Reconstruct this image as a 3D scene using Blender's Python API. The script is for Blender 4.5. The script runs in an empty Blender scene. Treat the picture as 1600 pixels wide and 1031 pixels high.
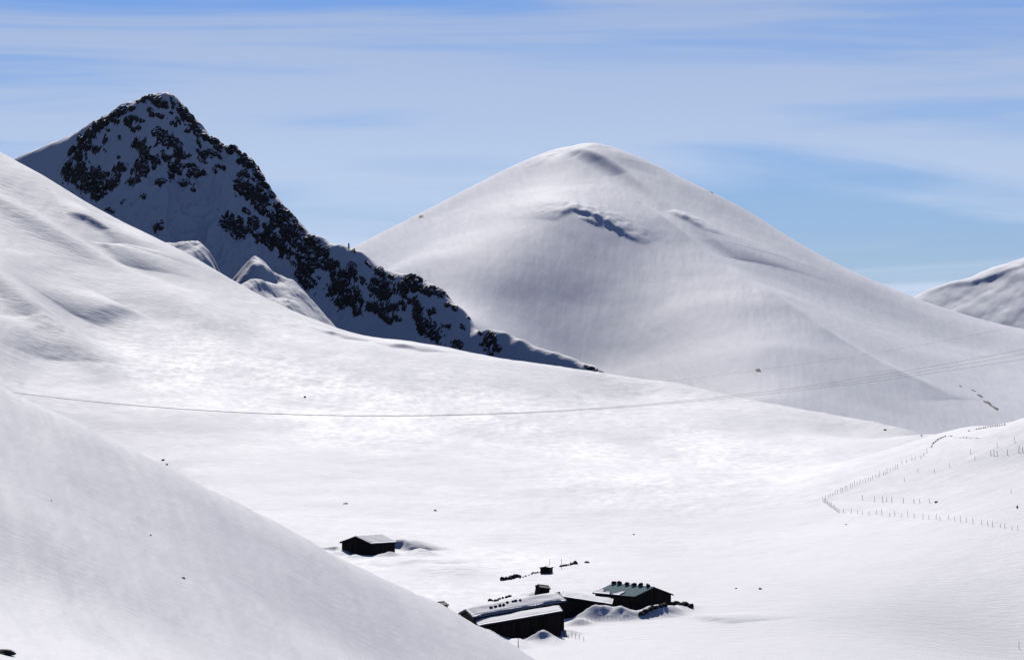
import bpy, bmesh, math, random
import numpy as np
from mathutils import Vector, Matrix

random.seed(7)
rng = np.random.default_rng(11)
scene = bpy.context.scene
COL = scene.collection
R = math.radians

# ------------------------------------------------------------------ camera
CZ = 80.0                 # camera height over the datum (valley floor is about 15 m)
F = 6000.0                # focal length in photograph pixels (135 mm on 36 mm, 1600 px wide)
U0, V0 = 800.0, 515.5
cd = bpy.data.cameras.new('camera')
cd.sensor_width = 36.0
cd.lens = 135.0
cd.clip_start = 1.0
cd.clip_end = 80000.0
cam = bpy.data.objects.new('camera', cd)
COL.objects.link(cam)
cam.location = (0, 0, CZ)
cam.rotation_euler = (R(90), 0, 0)
scene.camera = cam

# ------------------------------------------------------------------ light
SUN_EL, SUN_AZ = 31.0, -3.0          # azimuth from +Y (view direction), negative = left
SKY_STRENGTH = 0.054
sd = bpy.data.lights.new('sun', 'SUN')
sd.energy = 5.0
sd.angle = R(0.5)
sd.color = (1.0, 0.955, 0.905)
so = bpy.data.objects.new('sun', sd)
COL.objects.link(so)
so.location = (0, 0, 900)
sdir = Vector((math.sin(R(SUN_AZ)) * math.cos(R(SUN_EL)), math.cos(R(SUN_AZ)) * math.cos(R(SUN_EL)), math.sin(R(SUN_EL))))
so.rotation_euler = sdir.to_track_quat('Z', 'Y').to_euler()

world = bpy.data.worlds.new('World')
scene.world = world
world.use_nodes = True
wt = world.node_tree
wt.nodes.clear()
def wn(t, **k):
    n = wt.nodes.new(t)
    for a, b in k.items(): setattr(n, a, b)
    return n
sky = wn('ShaderNodeTexSky', sky_type='NISHITA')
sky.sun_disc = False
sky.sun_elevation = R(SUN_EL)
sky.sun_rotation = R(SUN_AZ)
sky.altitude = 2200
sky.air_density = 1.0
sky.dust_density = 0.15
sky.ozone_density = 2.0
tint = wn('ShaderNodeMix', data_type='RGBA', blend_type='MULTIPLY')
tint.inputs[0].default_value = 1.0
tint.inputs[7].default_value = (0.52, 0.68, 1.12, 1)
wt.links.new(sky.outputs[0], tint.inputs[6])
# cirrus veils: soft noise stretched along the horizon, the same all round the sky
tc = wn('ShaderNodeTexCoord')
mp = wn('ShaderNodeMapping')
mp.inputs['Rotation'].default_value = (0, R(-3), 0)
mp.inputs['Location'].default_value = (2.48, 13.92, 12.55)
mp.inputs['Scale'].default_value = (3.6, 3.6, 38.0)
wt.links.new(tc.outputs['Generated'], mp.inputs[0])
nz = wn('ShaderNodeTexNoise')
nz.inputs['Scale'].default_value = 1.0
nz.inputs['Detail'].default_value = 5.0
nz.inputs['Roughness'].default_value = 0.5
nz.inputs['Distortion'].default_value = 1.6
wt.links.new(mp.outputs[0], nz.inputs[0])
rp = wn('ShaderNodeMapRange', interpolation_type='SMOOTHSTEP')
rp.inputs[1].default_value = 0.38
rp.inputs[2].default_value = 0.62
rp.inputs[3].default_value = 0.0
rp.inputs[4].default_value = 0.6
mp2 = wn('ShaderNodeMapping')
mp2.inputs['Rotation'].default_value = (0, R(-7), R(4))
mp2.inputs['Scale'].default_value = (11, 11, 120.0)
wt.links.new(tc.outputs['Generated'], mp2.inputs[0])
nz2 = wn('ShaderNodeTexNoise')
nz2.inputs['Scale'].default_value = 1.0
nz2.inputs['Detail'].default_value = 4.0
nz2.inputs['Distortion'].default_value = 0.6
wt.links.new(mp2.outputs[0], nz2.inputs[0])
fib = wn('ShaderNodeMath', operation='MULTIPLY_ADD')
fib.inputs[1].default_value = 0.13
fib.inputs[2].default_value = -0.065
wt.links.new(nz2.outputs[0], fib.inputs[0])
fsum = wn('ShaderNodeMath', operation='ADD')
wt.links.new(nz.outputs[0], fsum.inputs[0])
wt.links.new(fib.outputs[0], fsum.inputs[1])
wt.links.new(fsum.outputs[0], rp.inputs[0])
cl = wn('ShaderNodeMix', data_type='RGBA')
bw = wn('ShaderNodeRGBToBW')
wt.links.new(sky.outputs[0], bw.inputs[0])
cw = wn('ShaderNodeMix', data_type='RGBA', blend_type='MULTIPLY')      # thin cloud is as bright as the air it veils, but whiter
cw.inputs[0].default_value = 1.0
cw.inputs[7].default_value = (0.92, 1.04, 1.30, 1)
wt.links.new(bw.outputs[0], cw.inputs[6])
wt.links.new(cw.outputs[2], cl.inputs[7])
wt.links.new(rp.outputs[0], cl.inputs[0])
wt.links.new(tint.outputs[2], cl.inputs[6])
bg = wn('ShaderNodeBackground')
bg.inputs[1].default_value = SKY_STRENGTH
wt.links.new(cl.outputs[2], bg.inputs[0])
out = wn('ShaderNodeOutputWorld')
wt.links.new(bg.outputs[0], out.inputs[0])

vs = scene.view_settings
vs.view_transform = 'Standard'
vs.look = 'None'
vs.exposure = 0.20
vs.gamma = 1.0
vs.use_curve_mapping = False
scene.cycles.max_bounces = 5
scene.cycles.diffuse_bounces = 0

# ------------------------------------------------------------------ numeric helpers
def P(u, v, Y):
    """world point seen at photograph pixel (u, v) when it stands Y metres away"""
    return ((u - U0) / F * Y, float(Y), CZ - (v - V0) / F * Y)

_perm = np.random.default_rng(3).permutation(4096).astype(np.int64)
_grad = np.random.default_rng(4).normal(size=(4096, 2))
_grad /= np.linalg.norm(_grad, axis=1)[:, None]
def noise2(x, y):
    xi = np.floor(x).astype(np.int64); yi = np.floor(y).astype(np.int64)
    xf = x - xi; yf = y - yi
    def g(ix, iy, dx, dy):
        h = _perm[(_perm[ix & 4095] + iy) & 4095]
        v = _grad[h]
        return v[..., 0] * dx + v[..., 1] * dy
    a = xf * xf * xf * (xf * (xf * 6 - 15) + 10)
    b = yf * yf * yf * (yf * (yf * 6 - 15) + 10)
    n00 = g(xi, yi, xf, yf); n10 = g(xi + 1, yi, xf - 1, yf)
    n01 = g(xi, yi + 1, xf, yf - 1); n11 = g(xi + 1, yi + 1, xf - 1, yf - 1)
    return 1.5 * ((n00 * (1 - a) + n10 * a) * (1 - b) + (n01 * (1 - a) + n11 * a) * b)
def fbm(x, y, oct=4, gain=0.5, lac=2.03):
    s = 0; a = 1.0
    for i in range(oct):
        s = s + a * noise2(x + 17.3 * i, y - 9.1 * i); x = x * lac; y = y * lac; a *= gain
    return s
def ridged(x, y, oct=4, gain=0.5):
    s = 0; a = 1.0
    for i in range(oct):
        s = s + a * (1 - 2 * np.abs(noise2(x + 31.7 * i, y + 5.2 * i))); x = x * 2.1; y = y * 2.1; a *= gain
    return s

class TPS:
    """smooth height field z(x, y) through world points"""
    def __init__(s, pts, ky=0.5, lam=0.0):
        p = np.array(pts, float)
        s.ky = ky
        s.q = np.c_[p[:, 0], p[:, 1] * ky]
        s.m = s.q.mean(0); s.sc = s.q.std()
        q = (s.q - s.m) / s.sc
        s.qn = q
        n = len(q)
        d2 = ((q[:, None] - q[None]) ** 2).sum(-1)
        K = 0.5 * d2 * np.log(d2 + 1e-12) + lam * np.eye(n)
        Pm = np.c_[np.ones(n), q]
        A = np.zeros((n + 3, n + 3)); A[:n, :n] = K; A[:n, n:] = Pm; A[n:, :n] = Pm.T
        b = np.r_[p[:, 2], 0, 0, 0]
        s.w = np.linalg.solve(A, b)
    def __call__(s, x, y):
        x = np.asarray(x, float); y = np.asarray(y, float)
        sh = x.shape
        X = (x.ravel() - s.m[0]) / s.sc; Yv = (y.ravel() * s.ky - s.m[1]) / s.sc
        o = s.w[-3] + s.w[-2] * X + s.w[-1] * Yv
        for (a, b), w in zip(s.qn, s.w[:-3]):
            d2 = (X - a) ** 2 + (Yv - b) ** 2
            o += w * 0.5 * d2 * np.log(d2 + 1e-12)
        return o.reshape(sh)

def grid_mesh(name, X, Y, Z, mat, smooth=True):
    r, c = X.shape
    co = np.stack([X, Y, Z], -1).reshape(-1, 3).astype(np.float32)
    idx = np.arange(r * c).reshape(r, c)
    q = np.stack([idx[:-1, :-1], idx[:-1, 1:], idx[1:, 1:], idx[1:, :-1]], -1).reshape(-1, 4)
    return quads_mesh(name, co, q, mat, smooth)
def quads_mesh(name, co, q, mat, smooth=True):
    me = bpy.data.meshes.new(name)
    me.vertices.add(len(co)); me.vertices.foreach_set('co', np.ascontiguousarray(co, np.float32).ravel())
    n = len(q)
    me.loops.add(n * 4); me.loops.foreach_set('vertex_index', q.ravel().astype(np.int32))
    me.polygons.add(n); me.polygons.foreach_set('loop_start', np.arange(0, n * 4, 4, dtype=np.int32))
    try: me.polygons.foreach_set('loop_total', np.full(n, 4, np.int32))
    except Exception: pass
    me.update(calc_edges=True)
    me.polygons.foreach_set('use_smooth', np.full(n, smooth))
    me.materials.append(mat)
    me.validate()
    return me
def link(name, me, parent=None, **props):
    o = bpy.data.objects.new(name, me)
    COL.objects.link(o)
    if parent: o.parent = parent
    for k, v in props.items(): o[k] = v
    return o
def thing(name, loc, label, cat, rz=0.0, group=None):
    o = bpy.data.objects.new(name, None)
    o.empty_display_size = 0.5
    COL.objects.link(o)
    o.location = loc; o.rotation_euler = (0, 0, rz)
    o['label'] = label; o['category'] = cat
    if group: o['group'] = group
    return o
def tag(o, label, cat, group=None):
    o['label'] = label; o['category'] = cat
    if group: o['group'] = group
    return o

# ------------------------------------------------------------------ materials
def material(name, rough=0.7, spec=0.3):
    m = bpy.data.materials.new(name); m.use_nodes = True
    nt = m.node_tree
    b = nt.nodes['Principled BSDF']
    b.inputs['Roughness'].default_value = rough
    b.inputs['Specular IOR Level'].default_value = spec
    return m, nt, b
def node(nt, t, **k):
    n = nt.nodes.new(t)
    for a, b in k.items(): setattr(n, a, b)
    return n

def snow_material(name, ripple, patch, bump=0.5, base=(0.73, 0.735, 0.765), spec=0.01, rough=0.65, stretch=(0.45, 1.0, 0.45), rotz=0.35, glaze=0.0):
    """wind packed snow: ripple = size in metres of the wind ripples, patch = size of crust patches"""
    m, nt, b = material(name, rough, spec)
    L = nt.links.new
    tc = node(nt, 'ShaderNodeTexCoord')
    n1 = node(nt, 'ShaderNodeTexNoise'); n1.inputs['Scale'].default_value = 1.0; n1.inputs['Detail'].default_value = 5.0; n1.inputs['Roughness'].default_value = 0.6
    mp1 = node(nt, 'ShaderNodeMapping'); mp1.inputs['Scale'].default_value = tuple(q / ripple for q in stretch); mp1.inputs['Rotation'].default_value = (0, 0, rotz)
    L(tc.outputs['Object'], mp1.inputs[0]); L(mp1.outputs[0], n1.inputs[0])
    n2 = node(nt, 'ShaderNodeTexNoise'); n2.inputs['Scale'].default_value = 1.0 / patch; n2.inputs['Detail'].default_value = 6.0; n2.inputs['Roughness'].default_value = 0.55
    L(tc.outputs['Object'], n2.inputs[0])
    cr = node(nt, 'ShaderNodeMapRange'); cr.inputs[1].default_value = 0.35; cr.inputs[2].default_value = 0.68
    L(n2.outputs[0], cr.inputs[0])
    mx = node(nt, 'ShaderNodeMix', data_type='RGBA')
    mx.inputs[6].default_value = (base[0] * 0.93, base[1] * 0.935, base[2] * 0.945, 1)
    mx.inputs[7].default_value = (*base, 1)
    L(cr.outputs[0], mx.inputs[0]); L(mx.outputs[2], b.inputs['Base Color'])
    rr = node(nt, 'ShaderNodeMapRange'); rr.inputs[3].default_value = rough - 0.08; rr.inputs[4].default_value = rough + 0.12
    L(n2.outputs[0], rr.inputs[0]); L(rr.outputs[0], b.inputs['Roughness'])
    if glaze:
        ga = node(nt, 'ShaderNodeAttribute', attribute_name='glaze')       # icy wind crust polishes the snow in patches
        gm = node(nt, 'ShaderNodeMath', operation='MULTIPLY_ADD'); gm.inputs[1].default_value = glaze; gm.inputs[2].default_value = spec
        L(ga.outputs['Fac'], gm.inputs[0]); L(gm.outputs[0], b.inputs['Specular IOR Level'])
    ad = node(nt, 'ShaderNodeMath', operation='MULTIPLY_ADD'); ad.inputs[1].default_value = 0.6
    L(n2.outputs[0], ad.inputs[0]); L(n1.outputs[0], ad.inputs[2])
    bp = node(nt, 'ShaderNodeBump'); bp.inputs['Strength'].default_value = 1.0; bp.inputs['Distance'].default_value = bump * ripple
    L(ad.outputs[0], bp.inputs['Height']); L(bp.outputs[0], b.inputs['Normal'])
    return m

M_snow_valley = snow_material('snow_valley', 2.2, 30, 0.10, glaze=0.024)
M_snow_near = snow_material('snow_near', 1.2, 16, 0.09)
M_snow_far = snow_material('snow_far', 9, 120, 0.05, base=(0.735, 0.75, 0.80), stretch=(1.0, 0.16, 0.16), rotz=0.0)  # base tinted bluish: distance haze put into the snow colour
M_snow_crag = snow_material('snow_crag', 7, 40, 0.08)
M_ground = snow_material('snow_ground', 30, 300, 0.03)

m, nt, b = material('dark_rock', 0.85, 0.2)
tcn = node(nt, 'ShaderNodeTexCoord'); nn = node(nt, 'ShaderNodeTexNoise'); nn.inputs['Scale'].default_value = 0.25; nn.inputs['Detail'].default_value = 6
nt.links.new(tcn.outputs['Object'], nn.inputs[0])
c1 = node(nt, 'ShaderNodeValToRGB')
c1.color_ramp.elements[0].position = 0.3; c1.color_ramp.elements[0].color = (0.030, 0.027, 0.026, 1)
c1.color_ramp.elements[1].position = 0.75; c1.color_ramp.elements[1].color = (0.10, 0.088, 0.080, 1)
nt.links.new(nn.outputs[0], c1.inputs[0])
ge = node(nt, 'ShaderNodeNewGeometry'); sp = node(nt, 'ShaderNodeSeparateXYZ'); nt.links.new(ge.outputs['Normal'], sp.inputs[0])
sm = node(nt, 'ShaderNodeMath', operation='MULTIPLY_ADD'); sm.inputs[1].default_value = 0.45; nt.links.new(nn.outputs[0], sm.inputs[0]); nt.links.new(sp.outputs[2], sm.inputs[2])
sr = node(nt, 'ShaderNodeMapRange'); sr.inputs[1].default_value = 1.44; sr.inputs[2].default_value = 1.54; nd = node(nt, 'ShaderNodeTexNoise'); nd.inputs['Scale'].default_value = 0.85; nd.inputs['Detail'].default_value = 3; nt.links.new(tcn.outputs['Object'], nd.inputs[0])
sm2 = node(nt, 'ShaderNodeMath', operation='MULTIPLY_ADD'); sm2.inputs[1].default_value = 0.95; nt.links.new(nd.outputs[0], sm2.inputs[0]); nt.links.new(sm.outputs[0], sm2.inputs[2])
nt.links.new(sm2.outputs[0], sr.inputs[0])
mx = node(nt, 'ShaderNodeMix', data_type='RGBA'); mx.inputs[7].default_value = (0.8, 0.8, 0.82, 1)
nt.links.new(sr.outputs[0], mx.inputs[0]); nt.links.new(c1.outputs[0], mx.inputs[6]); nt.links.new(mx.outputs[2], b.inputs['Base Color'])
M_rock = m
M_rock_bare = m.copy()
_n = M_rock_bare.node_tree
_n.links.remove([l for l in _n.links if l.to_node.bl_idname == 'ShaderNodeMix' and l.to_socket.name == 'Factor'][0])
[n for n in _n.nodes if n.bl_idname == 'ShaderNodeMix'][0].inputs[0].default_value = 0.0
for _e in [n for n in _n.nodes if n.bl_idname == 'ShaderNodeValToRGB'][0].color_ramp.elements: _e.color = (0.035, 0.032, 0.032, 1)

# ------------------------------------------------------------------ terrain pieces
class Piece:
    def __init__(s, name, pts, us, Ys, ky=0.5, lam=0.0):
        s.name = name
        s.us = np.asarray(us, float); s.Ys = np.asarray(Ys, float)
        s.tps = TPS(pts, ky, lam)
        s.Y = np.repeat(s.Ys[:, None], len(s.us), 1)
        s.X = (s.us[None, :] - U0) / F * s.Y
        s.Z = s.tps(s.X, s.Y)
        s.vis()
    def vis(s):
        V = V0 - (s.Z - CZ) / s.Y * F
        s.V = V; s.Vm = np.minimum.accumulate(V, 0)
    def hit(s, u, v):
        """distance at which the surface is first seen at pixel (u, v)"""
        j = int(np.clip(np.searchsorted(s.us, u), 0, len(s.us) - 1))
        col = s.Vm[:, j]
        k = np.searchsorted(-col, -v)
        k = int(np.clip(k, 1, len(col) - 1))
        a, b2 = col[k - 1], col[k]
        t = 0 if a == b2 else np.clip((a - v) / (a - b2), 0, 1)
        Y = s.Ys[k - 1] + t * (s.Ys[k] - s.Ys[k - 1])
        return Vector(((u - U0) / F * Y, Y, s.z((u - U0) / F * Y, Y)))
    def z(s, x, y):
        u = x / y * F + U0
        i = np.clip(np.searchsorted(s.Ys, y) - 1, 0, len(s.Ys) - 2); j = np.clip(np.searchsorted(s.us, u) - 1, 0, len(s.us) - 2)
        a = np.clip((y - s.Ys[i]) / (s.Ys[i + 1] - s.Ys[i]), 0, 1); b2 = np.clip((u - s.us[j]) / (s.us[j + 1] - s.us[j]), 0, 1)
        Z = s.Z
        return (Z[i, j] * (1 - a) + Z[i + 1, j] * a) * (1 - b2) + (Z[i, j + 1] * (1 - a) + Z[i + 1, j + 1] * a) * b2
    def bump(s, u, v, du, dY, h, rot=0.0, p=2.0):
        """a swell of height h, du pixels wide and dY metres long, seen at (u, v)"""
        c = s.hit(u, v); w = du / F * c.y
        dx = s.X - c.x; dy = s.Y - c.y
        cr, sn = math.cos(rot), math.sin(rot)
        a = (dx * cr + dy * sn) / w; b2 = (-dx * sn + dy * cr) / dY
        s.Z += h * np.exp(-((a * a + b2 * b2) ** (p / 2)))
    def lip(s, line, h, wf, wb, jag=0.0, pw=2.0):
        """a wind lip along pixels 'line': steep on the near side (wf metres), gentle on the far side (wb)"""
        W = [s.hit(u, v) for u, v in line]
        best = np.full(s.X.shape, 1e9); par = np.zeros(s.X.shape); sgn = np.zeros(s.X.shape)
        n = len(W) - 1
        for i in range(n):
            a, b2 = W[i], W[i + 1]
            d = np.array([b2.x - a.x, b2.y - a.y]); L2 = (d ** 2).sum() + 1e-9
            t = np.clip(((s.X - a.x) * d[0] + (s.Y - a.y) * d[1]) / L2, 0, 1)
            px = a.x + t * d[0]; py = a.y + t * d[1]
            dist = np.hypot(s.X - px, s.Y - py)
            m = dist < best
            best = np.where(m, dist, best); par = np.where(m, (i + t) / n, par); sgn = np.where(m, s.Y - py, sgn)
        w = np.where(sgn < 0, wf, wb)
        if jag: h = h * np.clip(1 + jag * 1.3 * fbm(s.X / (2.0 * wf) + h, s.Y / (5.0 * wf) + wb, 3), 0.1, 2.2)
        s.Z += h * np.sin(np.clip(par, 0, 1) * math.pi) ** 0.7 * np.exp(-(best / w) ** pw)
    def build(s, mat, name=None):
        s.vis()
        o = link(name or s.name, grid_mesh(s.name, s.X, s.Y, s.Z, mat), kind='structure')
        return o

def drop(ridge, dY, dz):
    o = []
    for (u, v, Y) in ridge:
        x, y, z = P(u, v, Y)
        o.append((x * (y + dY) / y, y + dY, z - dz))
    return o

def slope_column(u, v, Y, segs):
    """points going down a hillside from a crest point: each segment has its own gradient towards the viewer"""
    o = []
    for v2, t in segs:
        Y = Y * (t + (v - V0) / F) / (t + (v2 - V0) / F); v = v2
        o.append(P(u, v, Y))
    return o

# far base sheet reaching the horizon
me = bpy.data.meshes.new('ground')
me.from_pydata([(-40000, -3000, -190), (40000, -3000, -190), (40000, 60000, -190), (-40000, 60000, -190)], [], [(0, 1, 2, 3)])
me.materials.append(M_ground)
link('ground', me, kind='structure')

# ---- valley with the long white hillside and the fenced slope on the right
ridge = [(-160, 150, 1980), (0, 236, 1930), (75, 277, 1912), (150, 322, 1892), (230, 366, 1870), (300, 401, 1850), (400, 458, 1830), (470, 491, 1815),
         (530, 513, 1800), (620, 531, 1790), (700, 543, 1780), (800, 561, 1770), (930, 581, 1750), (1050, 600, 1735), (1150, 620, 1715), (1250, 640, 1700),
         (1330, 660, 1680), (1390, 674, 1650), (1440, 682, 1600), (1480, 679, 1460), (1530, 666, 1325), (1600, 651, 1180), (1720, 628, 1120)]
vcols = [(-160, 150, 1980, [(250, .22), (400, .25), (520, .22), (610, .2), (700, .16)]), (0, 236, 1930, [(300, .20), (400, .25), (520, .22), (610, .2), (700, .16)]),
         (150, 322, 1892, [(400, .20), (500, .22), (600, .19), (690, .15), (770, .11)]), (300, 401, 1850, [(480, .17), (560, .17), (650, .13), (740, .10)])]
face = [(530, 640, 1490), (1250, 655, 1610), (1330, 674, 1590), (1390, 686, 1560), (1440, 693, 1520),
        (530, 750, 1250), (580, 862, 1010), (700, 650, 1500), (700, 750, 1270), (700, 850, 1035), (850, 900, 940), (800, 965, 860), (1000, 955, 862), (1000, 750, 1290),
        (1000, 680, 1500), (1000, 620, 1700), (1200, 750, 1300), (1200, 690, 1500), (1200, 850, 1050), (1200, 1000, 800), (1000, 1031, 755), (830, 1031, 760),
        (1300, 790, 1155), (1450, 705, 1375), (1400, 850, 990), (1600, 720, 1085), (1600, 830, 965), (1600, 930, 880), (1600, 1031, 812), (1400, 1031, 775), (1400, 940, 868),
        (1760, 720, 1030), (1760, 900, 880), (800, 1150, 640), (1600, 1150, 640), (0, 1150, 640), (1700, 1400, 450), (800, 1400, 450), (0, 1400, 450), (0, 700, 1240), (150, 800, 1060), (300, 850, 1000), (300, 950, 860), (-150, 700, 1240)]
pts = [P(*p) for p in ridge + face] + sum([slope_column(*c) for c in vcols], [])
pts += drop([q for q in ridge if q[0] <= 1440][::2], 250, 70) + drop([q for q in ridge if q[0] <= 1440][::3], 800, 190) + drop(ridge[-3:], 130, 9) + drop(ridge[-3:], 420, 60)
Ys = np.r_[np.linspace(430, 800, 60), np.arange(801, 1080, 0.8), np.arange(1080, 1500, 1.6), np.arange(1500, 2000, 1.3), np.linspace(2002, 2800, 60)]
valley = Piece('snowy_valley', pts, np.r_[np.arange(-800, -200, 20.0), np.arange(-200, 1790, 3.0), np.arange(1790, 2600, 15.0)], Ys, 0.5)
V = valley
V.bump(40, 480, 45, 60, 6.0, 0.5)
V.bump(150, 510, 60, 50, -3.2, 0.3)
V.bump(60, 560, 60, 60, -3.0)
V.bump(250, 470, 80, 45, 4.5, 0.4)
V.bump(170, 340, 50, 40, -2.6, 0.5)
V.bump(90, 370, 45, 60, 3.5, 0.9)
V.bump(215, 420, 40, 40, -1.8, 0.6)
V.bump(330, 500, 60, 40, 3.0, 0.3)
V.bump(560, 520, 60, 40, -2.0)
V.bump(1080, 650, 120, 50, 1.5)
V.lip([(100, 330), (140, 345), (175, 365), (198, 388)], 3.2, 5, 28)
V.lip([(160, 378), (178, 390), (196, 410)], 2.6, 5, 25)
V.lip([(0, 493), (30, 512), (60, 535), (85, 556)], 2.4, 16, 26, 0.0, 1.3)
V.lip([(125, 488), (165, 484), (205, 487)], 3.2, 9, 22)
V.lip([(500, 517), (525, 520), (545, 526)], 1.6, 3, 20)
V.lip([(600, 538), (635, 542), (665, 549)], 1.8, 3, 20)
x, y = V.X, V.Y
V.Z += 0.9 * fbm(x / 90, y / 130, 3) * np.clip((y - 900) / 300, 0.15, 1)
V.Z += 0.16 * fbm(x / 14 + 3, y / 30, 3) * np.clip((y - 800) / 200, 0.3, 1.2)
# wind crust on the sunlit hillside
crust = np.clip(fbm(x / 120 + 9, y / 160 + 4, 2) * 1.5 + 0.4, 0, 1) * np.clip((y - 1000) / 250, 0, 1)
V.Z += 0.085 * np.clip((y - 850) / 200, 0.4, 1) * ridged((x + 0.15 * y) / 10, (y - 0.1 * x) / 5.2, 2) * np.clip(0.6 + fbm(x / 70, y / 90, 2), 0.1, 1.2)
V.Z += 0.15 * crust * ridged(x / 9, y / 22, 3)
V.vis()
# where the farm stands on the valley floor, before the drifts that half bury it
SPOT = {k: V.hit(*q) for k, q in dict(lone=(580, 868), barn=(992, 957), long=(876, 994), low=(880, 966), shed=(846, 929), buried=(692, 950)).items()}
floor_z = lambda x_, y_, Z0=V.Z.copy(): V.z(x_, y_)
def drift(u, v, du, dY, h, rot=0.0, dy=0.0):
    c = V.hit(u, v); w = du / F * c.y
    dx = V.X - c.x; dyy = V.Y - (c.y + dy)
    cr, sn = math.cos(rot), math.sin(rot)
    a_ = (dx * cr + dyy * sn) / w; b_ = (-dx * sn + dyy * cr) / dY
    DR.append(h * np.exp(-(a_ * a_ + b_ * b_)))
DR = []
drift(846, 1001, 20, 3.0, 2.4, 0.05)
drift(805, 1008, 22, 3, 1.6)
drift(886, 990, 18, 4, 0.9)
drift(945, 958, 16, 3, 1.2)
drift(930, 968, 30, 4.0, 3.0)
drift(975, 966, 26, 4.5, 2.2)
drift(905, 975, 16, 3.0, 1.4)
drift(1024, 962, 24, 4.0, 2.3)
drift(1050, 958, 16, 5.0, 1.5)
drift(606, 871, 19, 2.6, 1.3, 0.35)
drift(655, 868, 22, 8, 1.6)
drift(555, 872, 12, 3, 0.8)
drift(530, 866, 10, 5, 0.9)
drift(700, 890, 60, 18, 1.0)
drift(850, 940, 60, 10, 2.2)
drift(760, 1000, 26, 4, 2.2)
drift(868, 1003, 12, 3, 0.7)
drift(1062, 950, 22, 6, 1.0)
V.Z += sum(DR) * (1 + 0.22 * fbm(V.X / 4.0, V.Y / 5.0, 3)) + 0.05 * np.clip(sum(DR), 0, 1) * fbm(V.X / 1.2, V.Y / 2.5, 2)
V.lip([(621, 857), (633, 856), (648, 861)], 2.4, 1.8, 8)
V.lip([(522, 860), (529, 859), (537, 864)], 1.0, 1.5, 6)
V.lip([(1082, 962), (1115, 968), (1150, 973)], 0.9, 2.5, 12)
V.lip([(598, 885), (650, 878), (700, 884)], 0.8, 3, 14)
V.vis()
valley_obj = V.build(M_snow_valley)
pu = V.X / V.Y * F + U0; pv = V.V
def spotm(u, v, a, b2): return np.exp(-(((pu - u) / a) ** 2 + ((pv - v) / b2) ** 2) ** 1.5)
reg = np.clip(0.12 + spotm(1080, 725, 230, 60) + 0.8 * spotm(620, 640, 330, 60) + 0.7 * spotm(330, 560, 160, 60) + 0.5 * spotm(700, 900, 200, 60), 0, 1)
patch = np.clip(0.55 + 0.6 * fbm(V.X / 30 + 5, V.Y / 80, 3, 0.6), 0, 1) * (0.2 + 0.8 * np.clip(0.5 + 0.9 * fbm(V.X / 3.6, V.Y / 7, 3, 0.7), 0, 1))
at = valley_obj.data.attributes.new('glaze', 'FLOAT', 'POINT')
at.data.foreach_set('value', np.ascontiguousarray((reg * patch * 1.6).ravel(), np.float32))

# ---- near slope at the lower left
npts = [P(-150, 545, 640), P(0, 610, 620), P(100, 655, 615), P(200, 704, 608), P(300, 752, 603), P(400, 802, 600), P(500, 853, 603), P(600, 901, 605), P(700, 951, 608), P(786, 1001, 609), P(830, 1029, 610), P(880, 1062, 612),
        P(0, 800, 470), P(0, 1031, 345), P(200, 1031, 400), P(400, 1031, 460), P(600, 1031, 530), P(200, 850, 500), P(400, 920, 525), P(-150, 800, 450), P(-150, 1031, 330),
        (0, 0, 78), (0, 60, 70), (0, 150, 60), (-15, 250, 50), (20, 300, 40), (-60, 100, 70), (-60, 200, 62), (40, 100, 62), (60, 300, 32),
        (40, 640, 10), (60, 500, 10), (70, 420, 12)]
nr = [(-150, 545, 640), (0, 610, 620), (200, 704, 608), (400, 802, 600), (600, 901, 605), (786, 1001, 609), (880, 1062, 612)]
npts += drop(nr, 60, 12) + drop(nr, 160, 42)
near = Piece('near_slope', npts, np.r_[np.arange(-800, -260, 20.0), np.arange(-260, 1500, 3.0)], np.r_[np.linspace(20, 320, 100), np.arange(321, 680, 0.9), np.linspace(682, 800, 40)], 0.8)
N = near
x, y = N.X, N.Y
N.Z += 0.5 * fbm(x / 40, y / 60, 2)
N.Z += 0.30 * fbm((x + y * 0.22) / 10, (y - x * 0.2) / 70, 3)
N.Z += 0.07 * fbm((x + y * 0.18) / 4.5, (y - x * 0.2) / 45, 3) + 0.03 * ridged((x + y * 0.18) / 2.0, (y - x * 0.2) / 9, 2)
N.vis()
near_obj = N.build(M_snow_near)

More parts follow.
